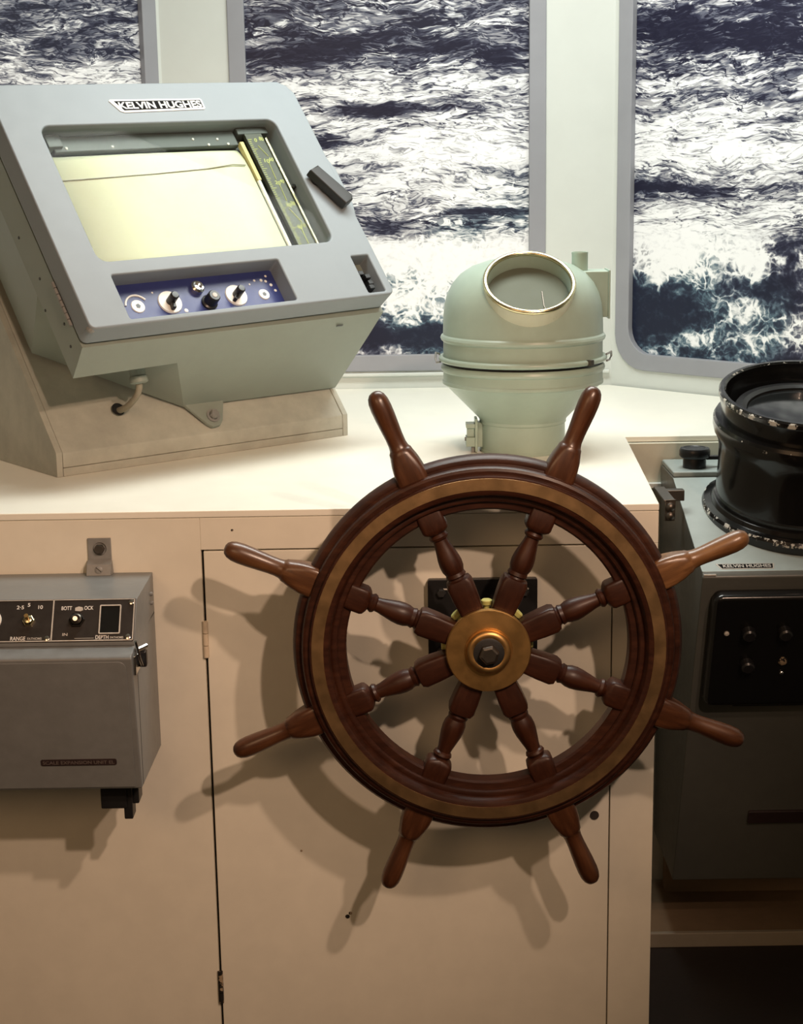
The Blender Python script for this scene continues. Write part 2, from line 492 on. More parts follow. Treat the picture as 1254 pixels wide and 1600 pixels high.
def px(x, y): return ((x - 627) / 617.0, 1.92 - y * 0.00151)
def PB(x, y, rx, ry, amp, slope=0.0):
    X, Z = px(x, y); return (X, Z, rx / 617.0, ry * 0.00151, amp, slope)
def PR(lst): return [(1.92 - y * 0.00151, v) for y, v in sorted(lst, reverse=True)]

mid_prof = PR([(-120, .32), (0, .34), (40, .34), (80, .30), (102, .52), (135, .72), (170, .66), (200, .74), (240, .80), (268, .68), (300, .62), (330, .52), (362, .55), (392, .74), (430, .68), (462, .56), (495, .38), (560, .30)])
mid_blobs = [PB(585, 60, 95, 15, -.55, .10), PB(505, 78, 45, 16, -.45), PB(745, 82, 110, 12, -.40, .28), PB(625, 166, 90, 12, -.70), PB(512, 214, 36, 18, -.80), PB(700, 238, 130, 24, .45),
             PB(560, 112, 110, 12, .10), PB(770, 327, 60, 6, -.65), PB(600, 352, 48, 20, -.35), PB(700, 402, 170, 24, .38, .10), PB(640, 525, 110, 18, -.45), PB(620, 455, 46, 30, .15)]
right_prof = PR([(-120, .30), (0, .36), (30, .34), (60, .22), (85, .34), (110, .42), (140, .50), (170, .58), (200, .74), (235, .80), (262, .74), (285, .52), (305, .55), (325, .62), (360, .70), (400, .60), (425, .34), (455, .16), (560, .12)])
RX = 985   # print pixel where the right print begins
def PBr(x, y, rx, ry, amp, slope=0.0):
    return ((x - 985) / 560.0 + 0.045, 1.82 - (y - 60) * 0.00151, rx / 560.0, ry * 0.00151, amp, slope)
right_blobs = [PBr(1020, 40, 60, 10, -.4), PBr(1100, 72, 70, 14, -.5), PBr(1215, 78, 60, 20, -.5, .0), PBr(1060, 288, 80, 8, -.6), PBr(1060, 385, 75, 40, .35), PBr(1170, 330, 70, 26, .25), PBr(1225, 385, 36, 46, -.62),
               PBr(1180, 420, 50, 22, .35), PBr(1030, 475, 50, 40, -.2), PBr(1170, 480, 42, 14, .30), PBr(1085, 520, 24, 12, .5), PBr(1215, 520, 60, 16, .2), PBr(1060, 230, 120, 26, .2)]
left_prof = PR([(-120, .30), (0, .30), (50, .32), (80, .36), (92, .66), (110, .72), (128, .66), (150, .6), (400, .5), (560, .3)])
left_blobs = [(-0.10, 1.80, 0.09, 0.012, -.5, 0.0)]

def bay(n, side, origin, xdir, x0, x1, wx0, wx1, mat, print_label):
    """a wall with a round-cornered window; local x along the wall, y up, z into the room"""
    xd = Vector(xdir).normalized(); zd = xd.cross(Vector((0, 0, 1)))
    M = basis(origin, xd, (0, 0, 1), zd)
    wz0, wz1, r, fr = 1.046, 2.26, 0.085, 0.034
    wall = structure('wall_' + side, sheet([[(x0, 0), (x1, 0), (x1, 2.55), (x0, 2.55)], rrect(wx0 - 0.0, wx1 + 0.0, wz0, wz1, r)], -0.05, 0.0), 'wall')
    wall.matrix_world = M
    fme = sheet([rrect(wx0 - 0.006, wx1 + 0.006, wz0 - 0.006, wz1 + 0.006, r), rrect(wx0 + fr, wx1 - fr, wz0 + fr, wz1 - fr, r - 0.022)], -0.012, 0.006, 0.002)
    f = structure('window_%d' % n, fme, 'frame'); f.matrix_world = M
    p = obj('sea_print', sheet([rrect(wx0 + 0.004, wx1 - 0.004, wz0 + 0.004, wz1 - 0.004, r)], -0.020, -0.012), mat)
    p.matrix_world = M
    tag(p, print_label, 'poster', 'printed sea views in the windows')
    return M

SM = sea('sea_print_middle', mid_prof, mid_blobs, 3.3, 1.365)
SR = sea('sea_print_right', right_prof, right_blobs, 12.7, 1.375)
SL = sea('sea_print_left', left_prof, left_blobs, 21.9, 1.3)
bay(2, 'front', (0, WY, 0), (1, 0, 0), -0.555, 0.525, -0.388, 0.355, SM, 'printed rough sea filling the middle window, behind the sounder and the compass housing')
M_R = bay(3, 'right', (0.525, WY, 0), (0.714, -0.70, 0), 0.0, 2.4, 0.020, 0.74, SR, 'printed rough sea with a breaking blue wave in the right-hand window')
bay(1, 'left', (-0.555, WY, 0), (0.714, 0.70, 0), -2.4, 0.0, -0.74, -0.018, SL, 'printed dark choppy sea in the left-hand window, above the sounder')
structure('trim_1', G().box(-0.55, 0.52, WY - 0.012, WY - 0.0005, 1.028, 1.036), 'wall', bevel=0.002)

# ------------------------------------------------------------------ counter and helm cabinet
ZT, YF = 0.9975, 2.547
top_poly = [(-1.93, YF), (0.420, YF), (0.455, 3.19), (1.285, 3.19), (0.520, WY - 0.003), (-0.550, WY - 0.003)]
ct = obj('worktop', G().prism(top_poly, ZT - 0.012, ZT), 'counter', bevel=0.002)
tag(ct, 'long cream painted worktop running under the windows, sounder and compass housing on it', 'worktop')

cab = thing('helm_cabinet', 'cream painted cabinet with a flush door behind the ship wheel', 'cabinet', (0, YF, 0))
# local: y = depth behind the front face, z = height
T = 0.018
zt = ZT - 0.0125
obj('top_rail', G().box(-0.3295, 0.4195, 0, T, 0.9315, zt), 'cream', cab, 0.001)
obj('side_panel', G().box(-1.85, -0.3295, 0, T, 0.0, zt), 'cream', cab, 0.001)
obj('stile', G().box(0.3465, 0.4195, 0, T, 0.0, 0.9310), 'cream', cab, 0.001)
dr = obj('door', G().box(-0.3255, 0.3445, 0.0005, T, 0.012, 0.9290), 'cream', cab, 0.0015)
obj('carcass', G().box(-1.80, 0.40, T + 0.004, T + 0.020, 0.005, zt - 0.005), 'gap', cab)
obj('end_panel', G().add([(0.405, T + .001, 0), (0.4195, T + .001, 0), (0.4545, 0.642, 0), (0.44, 0.642, 0), (0.405, T + .001, zt), (0.4195, T + .001, zt), (0.4545, 0.642, zt), (0.44, 0.642, zt)],
    [(0, 1, 2, 3), (4, 5, 6, 7), (0, 1, 5, 4), (1, 2, 6, 5), (2, 3, 7, 6), (3, 0, 4, 7)]), 'apron', cab)
# hinges on the left edge of the door, the knob hole at its lower right
def hinge(z0, z1, mat, r):
    g = G(); n = 3; L = (z1 - z0) / n
    for i in range(n):
        g.cyl((-0.3275, -0.0015, z0 + i * L + 0.0006), (-0.3275, -0.0015, z0 + (i + 1) * L - 0.0006), r, 12)
    return obj('hinge', g, mat, dr)
hinge(0.748, 0.811, 'hinge_paint', 0.0048)
hinge(0.118, 0.179, 'chipped', 0.0046)
obj('knob_hole', G().lathe([(0.0, 0.0), (0.0075, 0.0), (0.0075, 0.006), (0, 0.006)], 24, Matrix.Translation((0.320, 0.0002, 0.457)) @ Matrix.Rotation(PI / 2, 4, 'X') @ Matrix.Translation((0, 0, -0.004))), 'gap', dr)
for sx, sz, r in ((-0.104, 0.277, 0.004), (-0.099, 0.283, 0.003), (-0.277, 0.964, 0.0022), (-0.18, 0.40, 0.002)):
    obj('paint_chip', G().lathe([(0, 0.0006), (r, 0.0003), (r, 0.0), (0, 0.0)], 9, Matrix.Translation((sx, 0.0, sz)) @ Matrix.Rotation(PI / 2, 4, 'X')), 'chipped', cab)

# bearing plate of the wheel shaft, on the door
bp = thing('bearing_plate', 'black square plate behind the wheel hub on the cabinet door', 'plate', (0.131, YF, 0.806))
obj('plate', sheet([rrect(-0.090, 0.090, -0.072, 0.072, 0.004)], 0.0, 0.012, 0.001), 'black', bp, rot=(PI / 2, 0, 0))
for sx in (-1, 1):
    for sz in (-1, 1):
        obj('bolt', G().lathe([(0.008, 0.012), (0.008, 0.018), (0.006, 0.020), (0, 0.020)], 6, Matrix.Rotation(PI / 2, 4, 'X') @ Matrix.Translation((sx * 0.068, sz * 0.050, 0))), 'soft_black', bp)
obj('worn_edge', G().tube([(-0.072, -0.0125, 0.050), (-0.070, -0.0128, 0.054), (-0.064, -0.0128, 0.056), (-0.057, -0.0125, 0.0555)], 0.0013, 6), 'worn_white', bp)
obj('worn_edge', G().tube([(0.074, -0.0125, 0.046), (0.072, -0.0128, 0.051), (0.075, -0.0128, 0.056)], 0.0016, 6), 'worn_white', bp)

# ------------------------------------------------------------------ ship wheel
WC = Vector((0.131, 2.397, 0.807))
wh = thing('ship_wheel', 'eight-spoked dark mahogany ship wheel with a brass ring and turned handles', 'ship wheel', mtx=Matrix.Translation(WC) @ Matrix.Rotation(PI / 2, 4, 'X'))
# local x right, y up, z towards the helmsman
def ring(prof): return G().lathe(prof, 128, closed=True)
rim = obj('rim', ring([(0.2205, -0.016), (0.2205, 0.010), (0.2235, 0.0135), (0.240, 0.0145), (0.288, 0.0145), (0.2915, 0.012), (0.294, 0.0125), (0.2985, 0.0115), (0.3025, 0.006), (0.304, -0.002), (0.3035, -0.012), (0.300, -0.019), (0.292, -0.022), (0.228, -0.022)]), 'wood', wh, angle=30)
fac = obj('rim_moulding', ring([(0.2335, 0.0140), (0.2335, 0.0185), (0.2355, 0.0212), (0.2400, 0.0222), (0.2425, 0.0215), (0.2435, 0.0235), (0.2445, 0.0295), (0.2475, 0.0335), (0.2525, 0.0352), (0.2752, 0.0352), (0.2765, 0.0340), (0.2768, 0.0295), (0.2785, 0.0278), (0.2830, 0.0282), (0.2870, 0.0262), (0.2890, 0.0225), (0.2893, 0.0140)]), 'wood', wh, angle=30)
obj('rim_moulding', ring([(0.2345, -0.0215), (0.2345, -0.028), (0.244, -0.034), (0.280, -0.034), (0.290, -0.028), (0.290, -0.0215)]), 'wood', wh, angle=30)
obj('brass_band', ring([(0.2545, 0.0350), (0.2550, 0.0364), (0.2732, 0.0364), (0.2737, 0.0350)]), 'brass_matt', wh, angle=30)

def sect(r, w, d, p, n=24):
    """superellipse cross-section at distance r along x, half width w (y), half depth d (z)"""
    out = []
    for k in range(n):
        a = 2 * PI * k / n; c, s = math.cos(a), math.sin(a)
        out.append((r, w * math.copysign(abs(c) ** (2 / p), c), d * math.copysign(abs(s) ** (2 / p), s)))
    return out
def turned(rows): return G().loft([sect(*q) for q in rows])
spoke_g = turned([(0.045, .0170, .0175, 7), (0.090, .0205, .0190, 7), (0.110, .0212, .0195, 6), (0.117, .0190, .0185, 4), (0.1185, .0155, .0155, 2.2), (0.121, .0140, .0140, 2), (0.1235, .0165, .0165, 2), (0.127, .0155, .0155, 2), (0.129, .0150, .0150, 2),
                  (0.136, .0175, .0175, 2), (0.145, .0182, .0182, 2), (0.155, .0172, .0172, 2), (0.168, .0145, .0145, 2), (0.180, .0118, .0118, 2), (0.186, .0112, .0112, 2), (0.188, .0140, .0140, 2), (0.192, .0155, .0155, 2), (0.1955, .0135, .0135, 2), (0.197, .0125, .0125, 2),
                  (0.199, .0165, .0165, 2.4), (0.203, .0200, .0185, 5), (0.207, .0210, .0190, 7), (0.2225, .0210, .0190, 7), (0.238, .0205, .0160, 7)])
handle_g = turned([(0.278, .0235, .0205, 6), (0.292, .0245, .0215, 6), (0.306, .0240, .0210, 5), (0.320, .0222, .0200, 3.6), (0.333, .0188, .0182, 2.6), (0.3385, .0178, .0176, 2.2), (0.340, .0165, .0165, 2), (0.343, .0150, .0150, 2), (0.350, .0140, .0140, 2), (0.362, .0140, .0140, 2),
                   (0.378, .0150, .0150, 2), (0.395, .0160, .0160, 2), (0.410, .0163, .0163, 2), (0.421, .0155, .0155, 2), (0.429, .0130, .0130, 2), (0.434, .0092, .0092, 2), (0.4365, .0040, .0040, 2)])
A0 = 22.5 + 0.4
sp0 = hd0 = None
for k in range(8):
    rot = (0, 0, math.radians(A0 + 45 * k))
    if k == 0:
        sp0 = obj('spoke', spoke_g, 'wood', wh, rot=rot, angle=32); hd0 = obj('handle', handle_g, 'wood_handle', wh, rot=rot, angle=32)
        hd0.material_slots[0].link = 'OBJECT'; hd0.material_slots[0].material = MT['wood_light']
    else:
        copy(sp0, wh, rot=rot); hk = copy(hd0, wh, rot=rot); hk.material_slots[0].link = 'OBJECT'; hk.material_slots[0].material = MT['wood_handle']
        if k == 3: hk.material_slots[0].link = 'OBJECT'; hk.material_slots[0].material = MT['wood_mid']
    # worn joint line between felloe pieces lies beside each handle
hub = obj('hub', G().lathe([(0, -0.04), (0.054, -0.04), (0.058, -0.036), (0.058, 0.018), (0, 0.018)], 64), 'wood', wh)
hp = obj('hub_plate', G().lathe([(0, 0.018), (0.0650, 0.018), (0.0660, 0.0195), (0.0660, 0.0265), (0.0645, 0.028), (0.0372, 0.0288), (0.0365, 0.0300), (0.0365, 0.031), (0, 0.031)], 96), 'brass', wh, angle=28)
boss = obj('boss', G().lathe([(0.0350, 0.0300), (0.0350, 0.0350), (0.0335, 0.0385), (0.0295, 0.0405), (0.0245, 0.0405), (0.0215, 0.0385), (0.0205, 0.033), (0.0205, 0.028), (0.0, 0.028)], 72), 'brass', hp, angle=50)
obj('washer', G().lathe([(0.0, 0.029), (0.0245, 0.0310), (0.0245, 0.0400), (0.0205, 0.0415), (0.0, 0.0415)], 40), 'soft_black', hp)
obj('nut', G().lathe([(0.0158, 0.0410), (0.0158, 0.0520), (0.0135, 0.0545), (0.0125, 0.0545)], 6, Matrix.Rotation(0.2, 4, 'Z')).lathe([(0.0128, 0.0535), (0.0122, 0.0548), (0, 0.0548)], 6, Matrix.Rotation(0.2, 4, 'Z')), 'nut_steel', hp, 0.0008, angle=20)
for k in range(8):
    a = math.radians(A0 + 22.5 + 45 * k)
    if k == 0:
        hb0 = obj('hub_bolt', G().cyl((0.052, 0, -0.012), (0.067, 0, -0.012), 0.0052, 12).lathe([(0, 0.064), (0.0085, 0.064), (0.0088, 0.0705), (0.0070, 0.072), (0, 0.072)], 18, Matrix.Translation((0, 0, -0.012)) @ Matrix.Rotation(PI / 2, 4, 'Y')), 'lime', wh, rot=(0, 0, a))
    else: copy(hb0, wh, rot=(0, 0, a))
obj('shaft', G().cyl((0, 0, -0.137), (0, 0, -0.038), 0.021, 32), 'dark_metal', wh)

# ------------------------------------------------------------------ sounder on its sloped plinth
PSI = 0.673
uh = Vector((math.cos(PSI), math.sin(PSI), 0)); vh = Vector((-math.sin(PSI), math.cos(PSI), 0))
P0 = Vector((-0.622, 2.847, ZT))
pl = thing('sloped_plinth', 'off-white wooden plinth with a sloping front under the grey sounder', 'plinth', mtx=basis(P0, uh, vh, (0, 0, 1)))
prof = [(0, 0.016), (0, 0.043), (0.40, 0.043 + 0.40 * 1.20), (0.47, 0.043 + 0.40 * 1.20), (0.47, 0.016)]
obj('slope_board', G().prism(prof, 0.013, 0.645, 'x'), 'wedge', pl, 0.002)
prof2 = [(0, 0.0), (0, 0.0445), (0.40, 0.0445 + 0.40 * 1.20), (0.47, 0.0445 + 0.40 * 1.20), (0.47, 0.0)]
obj('cheek', G().prism(prof2, 0.0, 0.0125, 'x'), 'wedge', pl, 0.0015)
obj('cheek', G().prism(prof2, 0.6455, 0.658, 'x'), 'wedge', pl, 0.0015)
obj('base_strip', G().box(0.013, 0.645, 0.0005, 0.46, 0.0, 0.0155), 'wedge', pl, 0.0015)

SU = Vector((0.769, 0.639, 0.027)); SS = Vector((-0.405, 0.453, 0.794))
SU.normalize(); SN = SU.cross(SS).normalized(); SS = SN.cross(SU).normalized()
SO = Vector((-0.518, 2.70, 1.280))
so = thing('echo_sounder', 'large grey-blue paper echo sounder tilted on the sloped plinth', 'echo sounder', mtx=basis(SO, SU, SS, SN))
W, H = 0.667, 0.519
def lid_outline(i=0.0):
    p = []
    base = rrect(i, W - i, i, H - i, [0.0, 0.014, 0.012, 0.014])
    # chamfer on the upper right corner
    return [(W - i, H - 0.030), (W - 0.012, H - 0.010), (W - 0.030, H - i)] + base[1:]
WIN = rrect(0.071, 0.585, 0.131, 0.425, 0.020)
CTL = rrect(0.082, 0.437, 0.0115, 0.102, 0.004)
SLT = rrect(0.606, 0.648, 0.0085, 0.093, 0.003)
lid = obj('lid', sheet([lid_outline(), WIN, CTL, SLT], -0.048, 0.0, 0.0035, 3), 'grey', so)
obj('handle_pad', sheet([[(0.640, 0.320), (0.668, 0.326), (0.676, 0.300), (0.676, 0.215), (0.668, 0.185), (0.640, 0.200)]], -0.020, -0.001, 0.003), 'grey', lid)
# seam, then the case behind
obj('gasket', sheet([rrect(0.006, W - 0.006, 0.004, H - 0.006, 0.012)], -0.0525, -0.0475), 'black', so)
def q3(pts, c): return [(a, b, c) for a, b in pts]
f0 = [(0.002, -0.002), (W - 0.002, -0.010), (W - 0.002, H - 0.03), (W - 0.03, H - 0.004), (0.002, H - 0.004)]
f1 = [(0.002, -0.0235), (0.215, -0.0215), (W - 0.002, -0.0175), (W - 0.002, H - 0.03), (W - 0.03, H - 0.004), (0.002, H - 0.004)]
f0 = [(0.002, -0.004), (0.215, -0.0055), (W - 0.002, -0.008), (W - 0.002, H - 0.03), (W - 0.03, H - 0.004), (0.002, H - 0.004)]
r0 = [(0.002, 0.150), (0.215, -0.0215), (W - 0.002, -0.0175), (W - 0.002, H - 0.03), (W - 0.03, H - 0.004), (0.002, H - 0.004)]
r1 = [(0.040, 0.130), (0.300, -0.0300), (W - 0.004, -0.040), (W - 0.004, H - 0.03), (W - 0.03, H - 0.010), (0.040, H - 0.010)]
obj('case', G().loft([q3(f0, -0.052), q3(f1, -0.120)], caps=False).add(q3(f0, -0.052), [(0, 1, 2, 3, 4, 5)]).add(q3([f1[0], f1[1], r0[0]], -0.120), [(0, 1, 2)]).loft([q3(r0, -0.120), q3(r1, -0.284)], caps=False).add(q3(r1, -0.284), [(0, 1, 2, 3, 4, 5)]), 'grey_body', so, angle=20)
# inside the window
obj('recorder_bed', sheet([rrect(0.064, 0.592, 0.120, 0.432, 0.004)], -0.0475, -0.044), 'inside', so)
gp = G()
rows = [(0.125, -0.030), (0.16, -0.0295), (0.22, -0.029), (0.28, -0.0285), (0.33, -0.028), (0.355, -0.030), (0.372, -0.034), (0.384, -0.0385)]
nv = []
for b, c in rows: nv += [(0.066, b, c), (0.25, b, c + 0.001), (0.43, b, c), (0.497, b, c - 0.002)]
gp.add(nv, [(4 * i + j, 4 * i + j + 1, 4 * i + j + 5, 4 * i + j + 4) for i in range(len(rows) - 1) for j in range(3)])
pa = obj('chart_paper', gp, 'paper', so, angle=60)
sol = pa.modifiers.new('thick', 'SOLIDIFY'); sol.thickness = 0.0006
obj('stylus_line', G().tube([(0.070, 0.323, -0.0265), (0.16, 0.325, -0.0263), (0.28, 0.328, -0.0263), (0.40, 0.334, -0.0266), (0.46, 0.341, -0.0272), (0.490, 0.339, -0.0280)], 0.0011, 6), 'cable', so)
obj('top_bar', G().box(0.10, 0.500, 0.388, 0.424, -0.043, -0.030), 'inside', so, 0.003)
obj('top_bracket', G().box(0.088, 0.118, 0.396, 0.424, -0.042, -0.024), 'inside', so, 0.002)
obj('end_block', G().box(0.502, 0.575, 0.408, 0.424, -0.042, -0.022), 'inside', so, 0.002)
for a_, b_ in ((0.125, 0.396), (0.22, 0.396), (0.40, 0.406), (0.43, 0.392), (0.455, 0.404), (0.475, 0.392)):
    obj('rivet', G().lathe([(0.0028, -0.030), (0.0024, -0.0285), (0, -0.028)], 10, Matrix.Translation((a_, b_, 0))), 'ivory', so)
obj('paper_guide', G().box(0.499, 0.508, 0.300, 0.392, -0.036, -0.024), 'yellowed', so, 0.001)
obj('guide_rod', G().cyl((0.503, 0.128, -0.031), (0.503, 0.300, -0.029), 0.0045, 12), 'ivory', so)
sc = obj('depth_scale', G().box(0.516, 0.556, 0.128, 0.408, -0.030, -0.021), 'scale_black', so, 0.001)
gt = G()
for i in range(56):
    b = 0.135 + i * 0.0047; L = 0.012 if i % 10 == 0 else (0.009 if i % 5 == 0 else 0.006)
    gt.box(0.5175, 0.5175 + L, b - 0.0006, b + 0.0006, -0.0212, -0.0205)
obj('graduation', gt, 'scale_green', sc)
zsc = -0.0205
for (b, s1, s2) in ((0.388, '0', '80'), (0.338, '10', '60'), (0.285, '20', '40'), (0.232, '30', '20'), (0.180, '40', '10')):
    mt = Matrix.Translation((0.531, b, zsc)) @ Matrix.Rotation(-0.25, 4, 'Z')
    obj('numeral', text(s1, 0, 0.006 * len(s1), 0, 0.009, 0.02, 0, mtx=mt), 'scale_green', sc)
    mt = Matrix.Translation((0.5435, b + 0.003, zsc)) @ Matrix.Rotation(-0.25, 4, 'Z')
    obj('numeral', text(s2, 0, 0.005 * len(s2), 0, 0.009, 0.02, 0, mtx=mt), 'scale_green', sc)
gl = G()
for p, q in (((0.534, 0.378), (0.546, 0.352)), ((0.540, 0.335), (0.538, 0.296)), ((0.540, 0.282), (0.538, 0.244)), ((0.535, 0.226), (0.549, 0.193)), ((0.541, 0.178), (0.540, 0.130))):
    gl.tube([(p[0], p[1], zsc), (q[0], q[1], zsc)], 0.0008, 6)
obj('scale_line', gl, 'scale_green', sc)
obj('slide_rod', G().cyl((0.567, 0.132, -0.028), (0.567, 0.400, -0.028), 0.0032, 10), 'brass_pale', so)
obj('slide_rod', G().cyl((0.5755, 0.132, -0.034), (0.5755, 0.340, -0.034), 0.0022, 10), 'chrome', so)
obj('lamp_screw', G().lathe([(0.005, -0.040), (0.005, -0.030), (0.003, -0.028), (0, -0.028)], 14, Matrix.Translation((0.581, 0.285, 0))), 'black', so)
obj('window_pane', sheet([rrect(0.066, 0.590, 0.126, 0.430, 0.020)], -0.0125, -0.0110), 'pane', so)
# control recess
cp = obj('control_panel', sheet([rrect(0.078, 0.442, 0.006, 0.106, 0.002)], -0.0475, -0.036), 'blue', so)
ZC = -0.036
def disc(name, a, b, r0, r1, z0, z1, mat, par=cp, n=32): return obj(name, G().lathe([(0, z0), (r0, z0), (r1, z1), (0, z1)], n, Matrix.Translation((a, b, 0))), mat, par)
def pointer_knob(a, b, ang, R):
    d = disc('dial', a, b, R, R - 0.001, ZC, ZC + 0.003, 'ivory')
    k = obj('knob', G().lathe([(0.0085, ZC + 0.002), (0.0080, ZC + 0.024), (0.0062, ZC + 0.0262), (0, ZC + 0.0265)], 24, Matrix.Translation((a, b, 0))), 'black', cp)
    obj('pointer', G().box(-0.0035, 0.0035, -0.019, 0.0, ZC + 0.003, ZC + 0.014), 'black', k, 0.0015, loc=(a, b, 0), rot=(0, 0, ang))
    return k
K = 0.006   # recess parallax already measured on the panel plane
disc('socket', 0.130, 0.055, 0.0135, 0.0125, ZC, ZC + 0.002, 'ivory'); disc('socket_hole', 0.130, 0.055, 0.005, 0.005, ZC + 0.0018, ZC + 0.0024, 'black', n=5)
pointer_knob(0.196, 0.056, -0.15, 0.0235)
obj('lamp_ring', G().lathe([(0.013, ZC), (0.013, ZC + 0.008), (0.010, ZC + 0.011), (0.007, ZC + 0.010), (0.006, ZC + 0.006), (0, ZC + 0.006)], 28, Matrix.Translation((0.262, 0.078, 0))), 'chrome', cp)
obj('push_knob', G().lathe([(0.0155, ZC), (0.0155, ZC + 0.004), (0.0125, ZC + 0.006), (0.0118, ZC + 0.024), (0.0100, ZC + 0.0262), (0, ZC + 0.0262)], 28, Matrix.Translation((0.275, 0.046, 0))), 'black', cp)
disc('knob_cap', 0.275, 0.046, 0.0055, 0.0045, ZC + 0.026, ZC + 0.0272, 'worn_white')
pointer_knob(0.338, 0.055, -0.75, 0.0225)
disc('socket', 0.399, 0.051, 0.0115, 0.0105, ZC, ZC + 0.002, 'ivory'); disc('socket_hole', 0.399, 0.051, 0.0045, 0.0045, ZC + 0.0018, ZC + 0.0024, 'black', n=5)
arc = [(0.130 + 0.024 * math.cos(math.radians(a)), 0.052 + 0.026 * math.sin(math.radians(a)), ZC + 0.0004) for a in range(35, 166, 10)]
obj('arc_mark', G().tube(arc, 0.0021, 6), 'ivory', cp)
for a, b, r in ((0.170, 0.080, 0.002), (0.222, 0.036, 0.0042), (0.378, 0.076, 0.002), (0.392, 0.083, 0.0026), (0.407, 0.082, 0.0032), (0.416, 0.079, 0.003), (0.424, 0.070, 0.0034), (0.428, 0.057, 0.0030), (0.421, 0.090, 0.0026), (0.095, 0.086, 0.002)):
    disc('index_mark', a, b, r, r * 0.8, ZC, ZC + 0.0008, 'ivory', n=12)
obj('slot_well', sheet([rrect(0.602, 0.652, 0.004, 0.097, 0.002)], -0.0475, -0.034), 'grey_body', so)
th = obj('thumb_wheel', G().box(0.611, 0.640, 0.012, 0.066, -0.034, -0.022), 'black', so, 0.002)
for i, (a, b) in enumerate(((0.630, 0.050), (0.632, 0.037), (0.628, 0.026), (0.620, 0.060))):
    obj('toggle', G().box(a - 0.006, a + 0.006, b - 0.005, b + 0.005, -0.023, -0.008 - 0.002 * (i % 2)), 'black', th, 0.0015)
# name plate
pm = obj('name_plate', sheet([[(0.236, 0.4795), (0.434, 0.4785), (0.437, 0.475), (0.4365, 0.456), (0.433, 0.4525), (0.256, 0.4490), (0.248, 0.4525), (0.233, 0.4765)]], -0.0005, 0.0016, 0.0005), 'white', so)
obj('plate_field', sheet([[(0.243, 0.4755), (0.4325, 0.4745), (0.4325, 0.4570), (0.257, 0.4535)]], 0.0012, 0.0019), 'print_black', pm)
obj('plate_lettering', text('KELVIN HUGHES', 0.2500, 0.4305, 0.4566, 0.0160, 0.028, 0.0023, mtx=Matrix.Translation((0, 0, 0))), 'white', pm)
# black latch handle on the right edge
hp_ = [(0.590, 0.283), (0.614, 0.293), (0.661, 0.219), (0.657, 0.208), (0.636, 0.199)]
obj('latch_handle', sheet([hp_], 0.004, 0.024, 0.003), 'soft_black', so)
obj('latch_pivot', G().lathe([(0.010, -0.004), (0.010, 0.006)], 20, Matrix.Translation((0.610, 0.270, 0))), 'black', so)
# hinge and screws on the left side
gh = G()
for i in range(7): gh.cyl((-0.002, 0.040 + i * 0.013, -0.050), (-0.002, 0.0515 + i * 0.013, -0.050), 0.0032, 10)
obj('side_hinge', gh, 'steel', so)
obj('corner_lug', G().lathe([(0.009, -0.004), (0.007, 0.003), (0.003, 0.006), (0, 0.006)], 16, Matrix.Translation((0.006, 0.006, -0.010)) @ Matrix.Rotation(-0.9, 4, 'Y') @ Matrix.Rotation(0.7, 4, 'X')), 'steel', so)
for b, c in ((0.06, -0.075), (0.165, -0.090), (0.26, -0.10), (0.115, -0.115), (0.02, -0.085), (0.42, -0.09)):
    obj('side_screw', G().lathe([(0.003, 0.0), (0.0025, 0.0012), (0, 0.0015)], 10, Matrix.Translation((0.0022, b, c)) @ Matrix.Rotation(-PI / 2, 4, 'Y')), 'black', so)
obj('paint_scrape', G().box(0.560, 0.575, -0.0135, -0.0128, -0.078, -0.074), 'black', so)
def curl(p, n=6):
    p = [Vector(q) for q in p]; out = []
    for i in range(len(p) - 1):
        a, b, c, d = p[max(i - 1, 0)], p[i], p[i + 1], p[min(i + 2, len(p) - 1)]
        for k in range(n):
            t = k / n
            out.append(0.5 * ((2 * b) + (c - a) * t + (2 * a - 5 * b + 4 * c - d) * t * t + (3 * b - a - 3 * c + d) * t ** 3))
    return out + [p[-1]]
# mounting lug, cable gland and cable
lug = obj('mounting_lug', sheet([[(0.292, -0.018), (0.392, -0.022), (0.366, -0.074), (0.357, -0.083), (0.340, -0.084), (0.330, -0.076)]], -0.284, -0.277, 0.001), 'grey_body', so)
obj('lug_bolt', G().lathe([(0.014, -0.277), (0.014, -0.274), (0.0095, -0.2735)], 24, Matrix.Translation((0.349, -0.062, 0))).lathe([(0.0095, -0.2735), (0.0095, -0.266), (0.008, -0.264), (0, -0.264)], 6, Matrix.Translation((0.349, -0.062, 0))), 'steel', lug)
gd = obj('cable_gland', G().lathe([(0, 0.0), (0.015, 0.0), (0.015, 0.012), (0.017, 0.013), (0.017, 0.024), (0.012, 0.027), (0.008, 0.027), (0.008, 0.020), (0, 0.020)], 20, Matrix.Translation((0.172, 0.012, -0.185)) @ Matrix.Rotation(2.0, 4, 'X')), 'grey_body', so)
obj('cable', G().tube(curl([(0.172, -0.004, -0.192), (0.172, -0.018, -0.204), (0.170, -0.025, -0.225), (0.166, -0.024, -0.258), (0.165, -0.014, -0.288)]), 0.0062, 12), 'cable', so)
obj('cable_hole', G().lathe([(0, 0), (0.013, 0), (0.013, 0.0015), (0, 0.0015)], 20, Matrix.Translation((0.164, -0.012, -0.286))), 'black', so)

